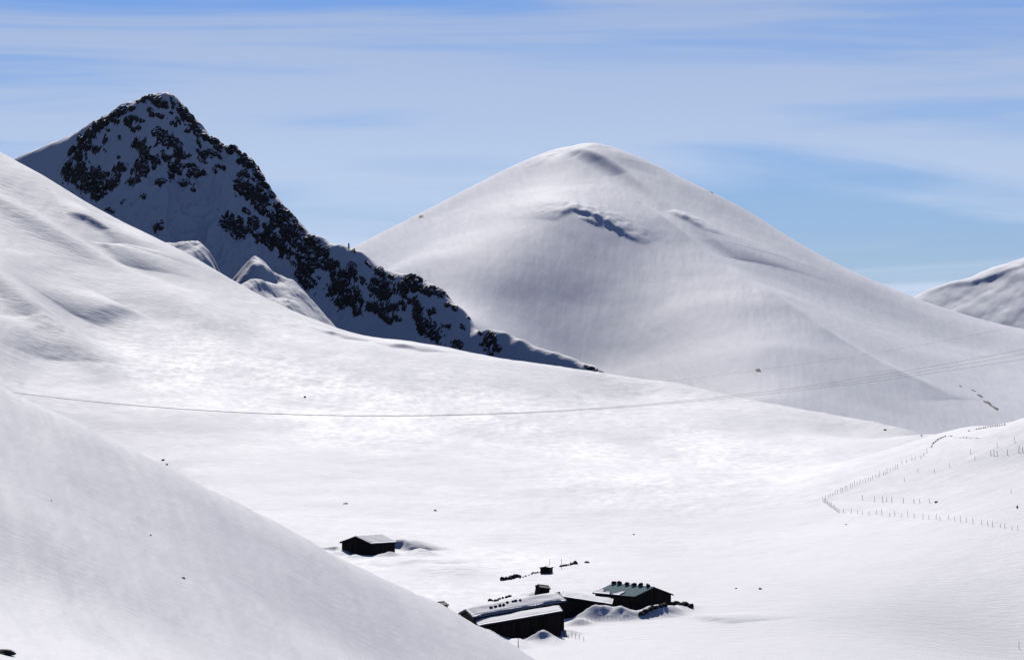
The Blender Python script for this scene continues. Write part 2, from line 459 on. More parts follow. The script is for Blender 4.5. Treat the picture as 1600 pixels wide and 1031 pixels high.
# ---- the big rounded mountain
sil = [(380, 490, 5600), (470, 452, 5580), (560, 405, 5560), (620, 367, 5550), (660, 348, 5545), (700, 326, 5540), (730, 308, 5535), (800, 270, 5520), (850, 243, 5505), (885, 229, 5500), (920, 228, 5495), (960, 235, 5490), (1000, 247, 5490), (1060, 283, 5480), (1110, 304, 5460), (1170, 335, 5450), (1230, 381, 5440), (1300, 425, 5420), (1370, 466, 5400), (1430, 486, 5380), (1500, 513, 5360), (1560, 528, 5340), (1640, 540, 5300), (1760, 550, 5250)]
mcols = [(480, 430, 5580, [(500, 0.120), (600, 0.160)]), (600, 366, 5550, [(430, 0.100), (520, 0.140), (620, 0.200)]), (700, 314, 5540, [(332, 0.100), (400, 0.150), (480, 0.195), (560, 0.260), (660, 0.270)]),
         (800, 263, 5520, [(285, 0.140), (350, 0.205), (430, 0.307), (520, 0.372), (620, 0.335), (720, 0.279)]), (890, 229, 5500, [(250, 0.200), (310, 0.233), (335, 0.279), (400, 0.409), (480, 0.446), (570, 0.391), (660, 0.316), (760, 0.260)]),
         (1000, 250, 5490, [(285, 0.279), (335, 0.242), (400, 0.279), (480, 0.344), (570, 0.344), (660, 0.279)]), (1100, 298, 5465, [(340, 0.200), (395, 0.223), (480, 0.242), (570, 0.279), (660, 0.260)]),
         (1200, 350, 5445, [(410, 0.150), (470, 0.190), (540, 0.205), (620, 0.242), (700, 0.223)]), (1300, 409, 5420, [(460, 0.120), (525, 0.150), (600, 0.195), (680, 0.214)]),
         (1400, 455, 5390, [(500, 0.110), (575, 0.130), (650, 0.190), (720, 0.170)]), (1500, 492, 5360, [(540, 0.100), (600, 0.120), (650, 0.150), (720, 0.150)]), (1640, 521, 5300, [(570, 0.100), (640, 0.120), (720, 0.130)])]
pts = [P(*p) for p in sil] + sum([slope_column(*c) for c in mcols], []) + drop(sil[::2], 150, 70) + drop(sil[::3], 700, 330)
mount = Piece('snowy_mountain', pts, np.r_[np.arange(330, 1790, 3.0), np.arange(1790, 2600, 15.0)], np.r_[np.arange(3700, 5600, 4.0), np.linspace(5610, 6300, 40)], 0.8, 0.0008)
B = mount
B.lip([(870, 243), (915, 268), (960, 300), (1000, 330), (1090, 392), (1200, 468), (1290, 525), (1400, 585), (1500, 625)], 11, 70, 32, 0.25, 1.1)
B.lip([(862, 346), (878, 335), (895, 330), (915, 337), (940, 349), (965, 363), (988, 377), (1010, 386)], 4.2, 6, 45, 0.35)
B.lip([(905, 341), (925, 350), (945, 360)], 2.0, 4.5, 25, 0.3)
B.lip([(880, 241), (915, 243), (950, 262), (985, 288), (1030, 325), (1075, 358), (1120, 388), (1160, 410)], 15, 22, 100, 0.0, 1.7)
B.lip([(1045, 345), (1075, 360), (1108, 378)], 3.0, 6, 34, 0.3)
B.lip([(838, 262), (852, 248), (868, 240)], 2, 6, 20)
x, y = B.X, B.Y
B.Z += 1.4 * fbm(x / 200, y / 260, 3) + 0.28 * fbm(x / 20, y / 110, 3) + 0.12 * ridged(x / 9, y / 70, 2)
B.vis()
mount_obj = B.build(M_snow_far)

# ---- distant mountain at the right edge
s2 = [(1380, 490, 8200), (1436, 461, 8200), (1470, 447, 8190), (1510, 434, 8180), (1550, 418, 8170), (1600, 404, 8160), (1680, 385, 8150), (1800, 370, 8150)]
dc = [(u, v, Y, [(v + 25, .3), (v + 80, .42), (v + 180, .40), (v + 300, .35)]) for u, v, Y in s2[::2]]
pts = [P(*p) for p in s2] + sum([slope_column(*c) for c in dc], []) + drop(s2, 300, 140) + drop(s2[::2], 1100, 500)
dist = Piece('distant_mountain', pts, np.r_[np.arange(1300, 1850, 3.0), np.arange(1850, 2600, 15.0)], np.r_[np.arange(6900, 8300, 7.0), np.linspace(8310, 9200, 20)], 0.8)
D = dist
D.lip([(1450, 458), (1490, 444), (1520, 440), (1560, 428), (1620, 408)], 6, 10, 40)
D.Z += 5 * fbm(D.X / 150, D.Y / 200, 3) + 1.5 * fbm(D.X / 30, D.Y / 70, 3)
D.vis()
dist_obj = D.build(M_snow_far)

# ---- rocky peak
cs = [(-120, 300, 3300), (0, 258, 3290), (40, 243, 3280), (80, 227, 3270), (125, 207, 3255), (165, 186, 3240), (205, 163, 3220), (240, 150, 3210), (265, 151, 3205), (285, 165, 3200), (305, 193, 3190), (335, 219, 3175), (365, 232, 3160),
      (395, 256, 3145), (415, 290, 3130), (445, 330, 3110), (468, 358, 3095), (495, 372, 3080), (530, 382, 3060), (560, 396, 3040), (600, 424, 3015), (640, 429, 2995), (680, 448, 2970), (720, 482, 2945), (764, 514, 2910),
      (785, 522, 2890), (810, 533, 2870), (840, 545, 2850), (862, 552, 2835), (890, 560, 2820), (920, 571, 2800), (940, 582, 2785), (1000, 620, 2740)]
ct = []
for k, (u, v, Y) in enumerate(cs):
    for dv, kk in ((60, 0.46), (150, 0.50), (270, 0.56)):
        if u < 110: kk *= 1.0
        if k % 2 == 0 or dv == 60: ct.append((u, v + dv, Y - kk * dv))
pts = [P(*p) for p in cs + ct] + drop(cs[::2], 60, 45) + drop(cs[::3], 300, 230)
crag = Piece('rocky_peak', pts, np.arange(-140, 1020, 1.7), np.r_[np.linspace(2650, 2830, 60), np.arange(2831, 3260, 0.95), np.linspace(3262, 3500, 30)], 1.0)
G = crag
x, y = G.X, G.Y
um = x / y * F + U0
ycr = np.interp(um, [c_[0] for c_ in cs], [c_[2] for c_ in cs])
rough = np.clip((ycr - y) / 25, 0.45, 1) * np.clip((um - 95) / 40, 0, 1) * np.clip((770 - um) / 40, 0, 1) * np.clip((620 - um) / 230, 0.12, 1)
G.Z += rough * (6.0 * ridged(x / 55, y / 90, 4) - 4 + 2.6 * fbm(x / 14, y / 20, 3) + 1.1 * ridged(x / 7, y / 9, 2)) + 0.8 * fbm(x / 40, y / 60, 2)
G.lip([(330, 280), (340, 292), (352, 312), (372, 336)], 6, 5, 14)
G.lip([(700, 520), (715, 526), (740, 545)], 5, 5, 14)
G.vis()
crag_obj = G.build(M_snow_crag)

# ---- sunlit snow spur between the hillside and the rocky peak
sp_c = [(200, 375, 2560), (250, 380, 2550), (275, 381, 2545), (295, 378, 2540), (313, 380, 2535), (325, 392, 2530), (338, 414, 2525), (350, 448, 2520), (362, 440, 2515), (374, 424, 2510), (385, 411, 2505), (394, 402, 2500), (404, 403, 2497), (415, 412, 2494),
        (428, 430, 2490), (446, 433, 2485), (462, 442, 2480), (480, 462, 2475), (500, 483, 2470), (520, 506, 2465), (545, 535, 2460), (600, 580, 2450)]
pts = [P(*p) for p in sp_c] + [P(u, v + 12, Y - 22) for u, v, Y in sp_c] + [P(u, v + 35, Y - 65) for u, v, Y in sp_c] + [P(u, v + 70, Y - 150) for u, v, Y in sp_c] + [P(u, v + 200, Y - 330) for u, v, Y in sp_c[::4]] + drop(sp_c, 25, 9) + drop(sp_c[::3], 150, 110)
spur = Piece('snow_spur', pts, np.arange(190, 610, 1.5), np.r_[np.arange(2150, 2560, 1.2), np.linspace(2562, 2650, 20)], 0.8)
S_ = spur
S_.lip([(398, 408), (410, 421), (424, 434)], 0.6, 2.5, 10, 0.4, 1.3)
S_.lip([(450, 452), (475, 470), (500, 493)], 0.7, 3, 12, 0.4, 1.3)
S_.lip([(425, 462), (465, 486), (488, 502)], 0.5, 3, 12, 0.4, 1.3)
S_.Z += 0.4 * fbm(S_.X / 14 + 4, S_.Y / 18, 3) + 0.5 * fbm((S_.X - 0.4 * S_.Y) / 9, (S_.Y + S_.X) / 30, 3) + 0.35 * ridged((S_.X + 0.5 * S_.Y) / 7, S_.Y / 40, 2)
spur_obj = S_.build(M_snow_crag)

# ------------------------------------------------------------------ rock outcrops breaking through the snow of the peak
def outcrop(piece, parent, u, v, ru, rv, rot=0.0, amp=1.0, step=1.25, sc=1.0):
    c = piece.hit(u, v)
    k = c.y / F
    rx, ry = ru * k, rv * k
    sy = max(0.22, (piece.z(c.x, c.y + 6) - piece.z(c.x, c.y - 6)) / 12)      # how steeply the slope climbs here
    ex = 1.5 * max(rx, ry) + 1; ey = (1.5 * max(rx, ry) + 1) / sy * 1.25
    nx = int(max(8, min(60, 2 * ex / step))); ny = int(max(8, min(75, 2 * ey / step)))
    gx, gy = np.meshgrid(np.linspace(-ex, ex, nx), np.linspace(-ey, ey, ny))
    X = c.x + gx; Y = c.y + gy
    Z = piece.z(X, Y); gz = Z - c.z
    cr, sn = math.cos(rot), math.sin(rot)
    a = (gx * cr + gz * sn) / rx; b2 = (-gx * sn + gz * cr) / ry
    q = np.sqrt(a * a + b2 * b2) + np.clip(np.abs(gy) / ey - 0.85, 0, 1) * 6
    al = 0.64 * X - 0.77 * Z; ac = 0.77 * X + 0.64 * Z                     # beds of rock dip to the right
    m = 1.10 - q + 0.66 * fbm(al / (10 * sc), ac / (4.2 * sc), 3) + 0.55 * noise2(al / (4.4 * sc), ac / (1.7 * sc)) + 0.35 * noise2(X / 1.2, Z / 1.2)
    A = amp * (1.0 + 0.36 * min(rx, ry))
    cell = ridged(al / (8.0 * sc) + 3, ac / (3.0 * sc), 3)
    off = A * (np.clip(m, -1, 1.1) * 0.75 + 0.30 * cell - 0.22)
    off = np.clip(off, -1.5, None)
    Xo = X + 0.25 * off * noise2(X / 3, Y / 3); Yo = Y - 0.62 * off; Zo = Z + 0.70 * off
    keep = off > -0.35
    idx = np.arange(nx * ny).reshape(ny, nx)
    kq = keep[:-1, :-1] | keep[1:, :-1] | keep[:-1, 1:] | keep[1:, 1:]
    q4 = np.stack([idx[:-1, :-1], idx[:-1, 1:], idx[1:, 1:], idx[1:, :-1]], -1)[kq]
    if len(q4) < 3: return None
    used = np.unique(q4); rm = np.zeros(nx * ny, int); rm[used] = np.arange(len(used))
    co = np.stack([Xo, Yo, Zo], -1).reshape(-1, 3)[used]
    return link('rock_outcrop', quads_mesh('rock_outcrop', co, rm[q4], M_rock if piece.name == 'rocky_peak' else M_rock_bare, False), parent)

ROCKS = [(154, 196, 15, 9, .6), (141, 208, 9, 9, 0), (180, 177, 14, 7, .4), (124, 240, 10, 20, 0), (122, 262, 9, 18, 0), (106, 264, 11, 16, 0), (140, 282, 16, 18, 0), (152, 298, 16, 14, 0), (174, 286, 12, 10, 0), (227, 153, 15, 5, .2), (252, 161, 20, 7, -.2),
 (287, 176, 7, 18, .5), (300, 184, 6, 7, 0), (202, 188, 9, 7, 0), (217, 198, 6, 5, 0), (164, 218, 3, 9, 0), (248, 208, 12, 6, -.8), (265, 220, 13, 8, -.9), (278, 234, 12, 8, -.9), (217, 223, 10, 8, 0), (224, 237, 9, 10, 0),
 (222, 260, 14, 14, 0), (243, 251, 12, 8, 0), (262, 246, 9, 4, 0), (187, 261, 10, 8, 0), (185, 272, 6, 6, 0), (272, 264, 9, 12, 0), (207, 281, 10, 6, 0), (252, 284, 10, 5, 0), (305, 270, 8, 8, 0), (290, 286, 10, 5, 0), (268, 275, 6, 5, 0),
 (335, 220, 7, 7, 0), (320, 214, 9, 6, -.7), (308, 205, 6, 6, 0), (361, 231, 9, 7, 0), (372, 237, 4, 3, 0), (388, 254, 14, 9, -.6), (409, 275, 9, 15, .2), (378, 288, 10, 12, 0), (411, 306, 9, 14, .2), (394, 303, 10, 12, .3), (383, 270, 6, 8, 0),
 (366, 350, 20, 11, -.5), (380, 360, 9, 10, 0), (396, 349, 9, 7, -.4), (439, 336, 14, 11, -.5), (449, 360, 12, 14, 0), (430, 350, 8, 7, 0), (411, 369, 9, 9, 0), (431, 376, 14, 11, -.4), (446, 391, 9, 8, 0), (461, 364, 8, 12, 0), (418, 355, 7, 6, 0),
 (473, 386, 8, 8, 0), (484, 378, 12, 8, -.8), (499, 391, 11, 7, -.7), (477, 417, 11, 25, .15), (486, 402, 7, 10, 0), (512, 412, 8, 8, 0), (505, 405, 5, 4, 0), (530, 442, 14, 18, .1), (545, 465, 14, 14, 0), (548, 428, 6, 7, 0),
 (593, 424, 6, 10, 0), (590, 440, 9, 8, 0), (597, 456, 12, 13, 0), (630, 450, 12, 9, -.3), (647, 440, 14, 12, 0), (668, 452, 9, 7, 0), (689, 455, 13, 6, -.5), (587, 482, 17, 7, -.5), (613, 482, 7, 6, 0), (605, 497, 10, 5, -.6),
 (653, 485, 7, 18, .2), (662, 508, 10, 12, .3), (676, 519, 14, 8, -.5), (694, 457, 8, 4, 0), (722, 471, 10, 7, -.7), (733, 486, 7, 10, .5), (750, 511, 7, 11, .5), (764, 530, 8, 8, 0), (776, 543, 6, 5, 0), (711, 481, 4, 4, 0), (676, 486, 6, 4, 0), (715, 535, 8, 4, 0),
 (924, 574, 9, 3, -.3), (247, 354, 7, 8, 0), (171, 329, 9, 3, -.4), (224, 307, 5, 4, 0), (192, 314, 4, 4, 0), (120, 275, 8, 9, 0), (160, 272, 7, 6, 0), (135, 228, 8, 8, 0), (237, 180, 5, 5, 0), (270, 192, 5, 4, 0), (292, 205, 6, 5, 0), (245, 225, 4, 5, 0), (350, 262, 5, 4, 0), (318, 243, 6, 5, 0), (557, 487, 6, 5, 0), (524, 415, 6, 6, 0), (568, 440, 5, 5, 0), (640, 470, 5, 5, 0)]
rs = np.random.default_rng(77)
for k in range(150):
    if k < 85: u = rs.uniform(105, 345); v = np.interp(u, [100, 125, 205, 245, 290, 345], [240, 205, 165, 152, 180, 232]) + rs.uniform(4, 120) * np.interp(u, [100, 150, 300, 345], [0.6, 0.9, 0.9, 0.3])
    else: u = rs.uniform(375, 770); v = np.interp(u, [375, 415, 470, 560, 640, 720, 770], [245, 292, 362, 400, 432, 482, 532]) + rs.uniform(2, 75) * np.interp(u, [375, 500, 700, 770], [1, 1, 1, 0.3])
    ROCKS.append((u, v, rs.uniform(3.5, 8.5), rs.uniform(2.0, 4.0), rs.uniform(-1.0, -0.3)))
for u, v, ru, rv in [(112, 232, 6, 6), (128, 214, 7, 7), (140, 204, 6, 5), (152, 196, 8, 6), (166, 188, 6, 5), (180, 180, 8, 6), (193, 172, 6, 5), (206, 166, 6, 4), (226, 155, 8, 4), (243, 152, 6, 3), (288, 172, 6, 7), (296, 184, 5, 7),
                     (304, 195, 6, 6), (318, 210, 5, 5), (333, 219, 6, 5), (345, 227, 4, 4), (360, 231, 7, 6), (392, 256, 8, 6), (404, 270, 6, 7), (414, 288, 6, 8), (424, 303, 5, 6), (436, 322, 8, 7), (448, 337, 7, 6), (460, 352, 6, 6)]:
    outcrop(G, crag_obj, u, v + 3, ru, rv, rs.uniform(-.5, .5), 2.0)
for q in ROCKS:
    kq_ = 1.22 if q[0] > 375 and q[2] > 5 else 1.08
    outcrop(G, crag_obj, q[0], q[1], q[2] * kq_, q[3] * kq_, q[4])
for u, v, a, b2 in [(1185, 578, 3, 3), (1165, 326, 5, 2), (1112, 301, 4, 2), (659, 338, 4, 3), (1520, 610, 4, 2), (1530, 618, 5, 2), (1545, 630, 6, 3), (1555, 638, 5, 3), (1500, 603, 3, 2)]:
    outcrop(B, mount_obj, u, v, a * 0.8, b2 * 0.8, -0.4, 0.35, 0.9, 1.0)

# ------------------------------------------------------------------ object materials
def plain(name, col, rough=0.8, spec=0.2, grain=6.0, var=0.35, stretch=(1, 1, 1)):
    m, nt, b = material(name, rough, spec)
    t = node(nt, 'ShaderNodeTexCoord'); mp = node(nt, 'ShaderNodeMapping'); mp.inputs['Scale'].default_value = stretch
    n = node(nt, 'ShaderNodeTexNoise'); n.inputs['Scale'].default_value = grain; n.inputs['Detail'].default_value = 5
    nt.links.new(t.outputs['Object'], mp.inputs[0]); nt.links.new(mp.outputs[0], n.inputs[0])
    mx = node(nt, 'ShaderNodeMix', data_type='RGBA')
    mx.inputs[6].default_value = tuple(c * (1 - var) for c in col) + (1,); mx.inputs[7].default_value = tuple(min(1, c * (1 + var)) for c in col) + (1,)
    nt.links.new(n.outputs[0], mx.inputs[0]); nt.links.new(mx.outputs[2], b.inputs['Base Color'])
    bp = node(nt, 'ShaderNodeBump'); bp.inputs['Strength'].default_value = 0.4; bp.inputs['Distance'].default_value = 0.05
    nt.links.new(n.outputs[0], bp.inputs['Height']); nt.links.new(bp.outputs[0], b.inputs['Normal'])
    return m
M_wood = plain('weathered_dark_timber', (0.050, 0.038, 0.030), 0.85, 0.15, 3.0, 0.5, (4, 4, 0.5))
M_wood2 = plain('brown_timber', (0.085, 0.055, 0.038), 0.85, 0.15, 3.0, 0.5, (4, 4, 0.5))
M_tin = plain('grey_green_sheet_metal', (0.14, 0.205, 0.225), 0.95, 0.02, 1.2, 0.25)
M_darktin = plain('dark_sheet_metal', (0.06, 0.06, 0.06), 0.6, 0.3, 1.2, 0.3)
M_stone = plain('dark_field_stone', (0.07, 0.062, 0.056), 0.9, 0.15, 2.0, 0.4)
M_post = plain('grey_post_wood', (0.33, 0.30, 0.27), 0.9, 0.05, 5.0, 0.3)
M_cable = plain('cable_metal', (0.14, 0.14, 0.15), 0.6, 0.3, 1.0, 0.1)
M_twig = plain('brown_twigs', (0.075, 0.052, 0.040), 0.9, 0.1, 2.0, 0.4)
M_twig2 = plain('dark_green_twigs', (0.030, 0.042, 0.030), 0.9, 0.1, 2.0, 0.4)
M_hutsnow = snow_material('snow_on_roofs', 0.6, 4, 0.06)

# ------------------------------------------------------------------ small mesh builder
class MB:
    def __init__(s): s.v = []; s.f = []
    def add(s, vs, fs):
        k = len(s.v); s.v += [tuple(p) for p in vs]; s.f += [tuple(i + k for i in f) for f in fs]; return s
    def box(s, x0, x1, y0, y1, z0, z1, shear=0.0):
        vs = [(x, y, z + shear * x) for z in (z0, z1) for y in (y0, y1) for x in (x0, x1)]
        return s.add(vs, [(0, 2, 3, 1), (4, 5, 7, 6), (0, 1, 5, 4), (2, 6, 7, 3), (0, 4, 6, 2), (1, 3, 7, 5)])
    def prism(s, poly, a, b, axis=0, shear=0.0):
        """extrude a polygon in the plane across 'axis' from a to b"""
        n = len(poly); vs = []
        for t in (a, b):
            for p, q in poly:
                v = (t, p, q) if axis == 0 else (p, t, q)
                vs.append((v[0], v[1], v[2] + shear * v[0]))
        return s.add(vs, [tuple(range(n))[::-1], tuple(range(n, 2 * n))] + [(i, (i + 1) % n, n + (i + 1) % n, n + i) for i in range(n)])
    def tube(s, pts, r, n=5, r2=None):
        pts = [Vector(p) for p in pts]; m = len(pts); k = len(s.v)
        for i, p in enumerate(pts):
            d = (pts[min(i + 1, m - 1)] - pts[max(i - 1, 0)]).normalized()
            up = Vector((0, 0, 1)) if abs(d.z) < 0.9 else Vector((1, 0, 0))
            a = d.cross(up).normalized(); b2 = d.cross(a)
            rr = r + ((r2 if r2 is not None else r) - r) * i / max(1, m - 1)
            for j in range(n):
                t = 2 * math.pi * j / n
                s.v.append(tuple(p + a * math.cos(t) * rr + b2 * math.sin(t) * rr))
        for i in range(m - 1):
            for j in range(n):
                s.f.append((k + i * n + j, k + i * n + (j + 1) % n, k + (i + 1) * n + (j + 1) % n, k + (i + 1) * n + j))
        s.f.append(tuple(k + j for j in range(n))[::-1]); s.f.append(tuple(k + (m - 1) * n + j for j in range(n)))
        return s
    def mesh(s, name, mat, smooth=False):
        me = bpy.data.meshes.new(name); me.from_pydata(s.v, [], s.f); me.materials.append(mat)
        bm = bmesh.new(); bm.from_mesh(me); bmesh.ops.recalc_face_normals(bm, faces=bm.faces); bm.to_mesh(me); bm.free()
        me.polygons.foreach_set('use_smooth', [smooth] * len(me.polygons))
        return me
    def build(s, name, mat, parent=None, smooth=False):
        return link(name, s.mesh(name, mat, smooth), parent)

def lump_mesh(name, rx, ry, rz, mat, seed, sub=2, rough=0.35):
    """an irregular stone: faceted, flat based"""
    bm = bmesh.new(); bmesh.ops.create_icosphere(bm, subdivisions=sub, radius=1.0)
    rg = np.random.default_rng(seed)
    pl = rg.normal(size=(9, 3)); pl /= np.linalg.norm(pl, axis=1)[:, None]; dd = rg.uniform(0.55, 0.95, 9)
    for v in bm.verts:
        p = np.array(v.co)
        for n, d in zip(pl, dd):
            e = p @ n - d
            if e > 0: p = p - n * e
        p = p * (1 + rough * 0.3 * rg.normal())
        v.co = (p[0] * rx, p[1] * ry, max(-0.35, p[2]) * rz)
    me = bpy.data.meshes.new(name); bm.to_mesh(me); bm.free(); me.materials.append(mat)
    return me

def snow_sheet(name, parent, f, nu, nv, th, mat, seed=0, mask=None, sag=0.12):
    """snow lying on a roof; f(a, b) gives the roof point for a, b in 0..1, th its depth"""
    a = np.linspace(0, 1, nu); b2 = np.linspace(0, 1, nv)
    top = []; bot = []
    for j in b2:
        for i in a:
            e = min(i, 1 - i, j, 1 - j)
            rg = float(fbm(np.array([i * 4.0 + seed * 3.3]), np.array([j * 1.5 + seed]), 2)[0])
            h = th * min(1.0, 0.5 + e * 7) * (1 + 0.22 * rg)
            p = Vector(f(i, j)); w = 0.06 * float(noise2(np.array([i * 9 + seed]), np.array([j * 9.0]))[0])
            top.append((p.x + w, p.y + w, p.z + max(0.04, h))); bot.append((p.x + w, p.y + w, p.z + 0.004))
    mb = MB(); n = nu * nv
    mb.v = top + bot
    idx = lambda i, j, o=0: o + j * nu + i
    keep = np.ones((nv - 1, nu - 1), bool)
    if mask is not None:
        for j in range(nv - 1):
            for i in range(nu - 1): keep[j, i] = mask((i + .5) / (nu - 1), (j + .5) / (nv - 1))
    for j in range(nv - 1):
        for i in range(nu - 1):
            if not keep[j, i]: continue
            mb.f.append((idx(i, j), idx(i + 1, j), idx(i + 1, j + 1), idx(i, j + 1)))
            mb.f.append((idx(i, j, n), idx(i, j + 1, n), idx(i + 1, j + 1, n), idx(i + 1, j, n)))
            for (p, q, di, dj) in (((i, j), (i + 1, j), 0, -1), ((i + 1, j), (i + 1, j + 1), 1, 0), ((i + 1, j + 1), (i, j + 1), 0, 1), ((i, j + 1), (i, j), -1, 0)):
                ii, jj = i + di, j + dj
                if 0 <= ii < nu - 1 and 0 <= jj < nv - 1 and keep[jj, ii]: continue
                mb.f.append((idx(*p), idx(*q), idx(*q, n), idx(*p, n)))
    used = sorted({i for f_ in mb.f for i in f_}); rm = {i: k for k, i in enumerate(used)}
    me = bpy.data.meshes.new(name); me.from_pydata([mb.v[i] for i in used], [], [tuple(rm[i] for i in f_) for f_ in mb.f]); me.materials.append(mat)
    me.polygons.foreach_set('use_smooth', [True] * len(me.polygons))
    return link(name, me, parent)

def gable_house(name, loc, rz, L, W, hw, hr, label, roof_mat, shear=0.0, oh=0.45, snow=(0.35, 0.35), masks=(None, None), boards=(1, 1), cat='hut', sunk=2.5, wall_mat=None):
    """ridge along local x; parts: wall, planks, two roof panels, ridge cap, snow"""
    wall_mat = wall_mat or M_wood
    t = thing(name, loc, label, cat, rz)
    prof = [(-W / 2, -sunk), (W / 2, -sunk), (W / 2, hw), (0, hw + hr), (-W / 2, hw)]
    MB().prism(prof, -L / 2, L / 2, 0, shear).build('wall', wall_mat, t)
    sl = hr / (W / 2); tk = 0.14
    for sgn in (-1, 1):
        ye = sgn * (W / 2 + oh); ze = hw - sl * oh
        poly = [(0, hw + hr + 0.02), (ye, ze + 0.02), (ye, ze + 0.02 + tk), (0, hw + hr + 0.02 + tk)]
        MB().prism(poly if sgn > 0 else poly[::-1], -L / 2 - oh, L / 2 + oh, 0, shear).build('roof_panel', roof_mat, t)
        # barge boards on both gables
        for e in (-1, 1):
            x0 = e * (L / 2 + oh); pb = [(0, hw + hr - 0.16), (ye, ze - 0.16), (ye, ze + 0.015), (0, hw + hr + 0.015)]
            MB().prism(pb, x0 - e * 0.03, x0 - e * 0.11, 0, shear).build('barge_board', M_wood2, t)
        th = snow[0 if sgn < 0 else 1]
        if th > 0:
            f = lambda a, b2, sgn=sgn, ye=ye, ze=ze: ((a - 0.5) * (L + 2 * oh), ye * b2, (hw + hr) + (ze - hw - hr) * b2 + 0.02 + tk + shear * (a - 0.5) * (L + 2 * oh))
            snow_sheet('roof_snow', t, f, 34, 14, th, M_hutsnow, int(L * 10) + sgn, masks[0 if sgn < 0 else 1])
    MB().prism([(-0.22, hw + hr + 0.10), (0, hw + hr + 0.24), (0.22, hw + hr + 0.10), (0, hw + hr + 0.17)], -L / 2 - oh, L / 2 + oh, 0, shear).build('ridge_cap', roof_mat, t)
    # wall boards: gable ends and long sides that face the valley
    if boards[0]:
        n = int(W / 0.85); w = W / n
        for e in (-1, 1):
            for i in range(n):
                y0 = -W / 2 + i * w; ym = y0 + w / 2
                top = hw + hr * (1 - abs(ym) / (W / 2)) - 0.22
                d = 0.05 + 0.05 * random.random(); x0 = e * L / 2
                o = MB().box(min(x0, x0 + e * d), max(x0, x0 + e * d), y0 + 0.03, y0 + w - 0.03, -sunk, top, 0).build('plank', M_wood if random.random() < .6 else M_wood2, t)
                o.location.z = shear * x0
    if boards[1]:
        n = int(L / 0.95); w = L / n
        for e in (-1, 1):
            y0 = e * W / 2
            for i in range(n):
                xa = -L / 2 + i * w; d = 0.05 + 0.05 * random.random()
                o = MB().box(xa + 0.03, xa + w - 0.03, min(y0, y0 + e * d), max(y0, y0 + e * d), -sunk, hw - 0.25, shear).build('plank', M_wood if random.random() < .6 else M_wood2, t)
    return t

def shed_house(name, loc, rz, L, W, hf, hb, label, shear=0.0, oh=0.4, snow=0.4, cat='hut', sunk=2.5, posts=True):
    """single pitch roof along local x, low edge hf on the near (-y) side, hb on the far side; shear tilts the eaves"""
    t = thing(name, loc, label, cat, rz)
    prof = [(-W / 2, -sunk - 3 * abs(shear)), (W / 2, -sunk - 3 * abs(shear)), (W / 2, hb), (-W / 2, hf)]
    MB().prism(prof, -L / 2, L / 2, 0, shear).build('wall', M_wood, t)
    sl = (hb - hf) / W; tk = 0.16
    zf = hf - sl * oh + 0.02; zb = hb + sl * oh + 0.02
    MB().prism([(-W / 2 - oh, zf), (W / 2 + oh, zb), (W / 2 + oh, zb + tk), (-W / 2 - oh, zf + tk)], -L / 2 - oh, L / 2 + oh, 0, shear).build('roof_panel', M_darktin, t)
    MB().box(-L / 2 - oh, L / 2 + oh, -W / 2 - oh - 0.07, -W / 2 - oh - 0.005, zf - 0.12, zf + tk, shear).build('eaves_board', M_wood2, t)
    f = lambda a, b2: ((a - 0.5) * (L + 2 * oh), (b2 - 0.5) * (W + 2 * oh), zf + (zb - zf) * b2 + tk + shear * (a - 0.5) * (L + 2 * oh))
    snow_sheet('roof_snow', t, f, 40, 16, snow, M_hutsnow, int(L * 7))
    n = int(L / 0.95); w = L / n
    for i in range(n):
        xa = -L / 2 + i * w; d = 0.05 + 0.06 * random.random()
        MB().box(xa + 0.03, xa + w - 0.03, -W / 2 - d, -W / 2, -sunk, hf - 0.3, shear).build('plank', M_wood if random.random() < .65 else M_wood2, t)
    n = max(3, int(W / 0.95)); w = W / n
    for e in (-1, 1):
        for i in range(n):
            y0 = -W / 2 + i * w; d = 0.05 + 0.06 * random.random(); x0 = e * L / 2
            o = MB().box(min(x0, x0 + e * d), max(x0, x0 + e * d), y0 + 0.03, y0 + w - 0.03, -sunk, hf + (y0 + w / 2 + W / 2) * sl - 0.2).build('plank', M_wood, t)
            o.location.z = shear * x0
    return t

def heap(name, line, h, w, label, cat, n=10, piece=None, mat=None, seed=1):
    """a broken run of dry stone seen along pixels 'line'"""
    piece = piece or V
    W = [piece.hit(u, v) for u, v in line]
    base = W[0].copy()
    t = thing(name, base, label, cat)
    rg = np.random.default_rng(seed)
    for k in range(n):
        a = k / max(1, n - 1) * (len(W) - 1); i = min(int(a), len(W) - 2)
        p = W[i].lerp(W[i + 1], a - i)
        r = h * rg.uniform(0.55, 1.0)
        o = link('stone', lump_mesh('stone', r * rg.uniform(0.9, 1.5), w * rg.uniform(0.7, 1.2), r, mat or M_stone, seed * 50 + k), t)
        o.location = (p.x - base.x + rg.normal() * w * 0.15, p.y - base.y + rg.normal() * w * 0.2, p.z - base.z + r * 0.25)
        o.rotation_euler = (0, 0, rg.uniform(-0.4, 0.4))
    return t

# ------------------------------------------------------------------ snow banks round the farm are in the valley mesh; the farm itself
def corner_frame(key, ang):
    """near corner at a known spot; ang = how far the right hand wall turns away from us"""
    c = SPOT[key].copy()
    g = Vector((math.cos(ang), math.sin(ang), 0)); r_ = Vector((-math.sin(ang), math.cos(ang), 0))
    return c, g, r_

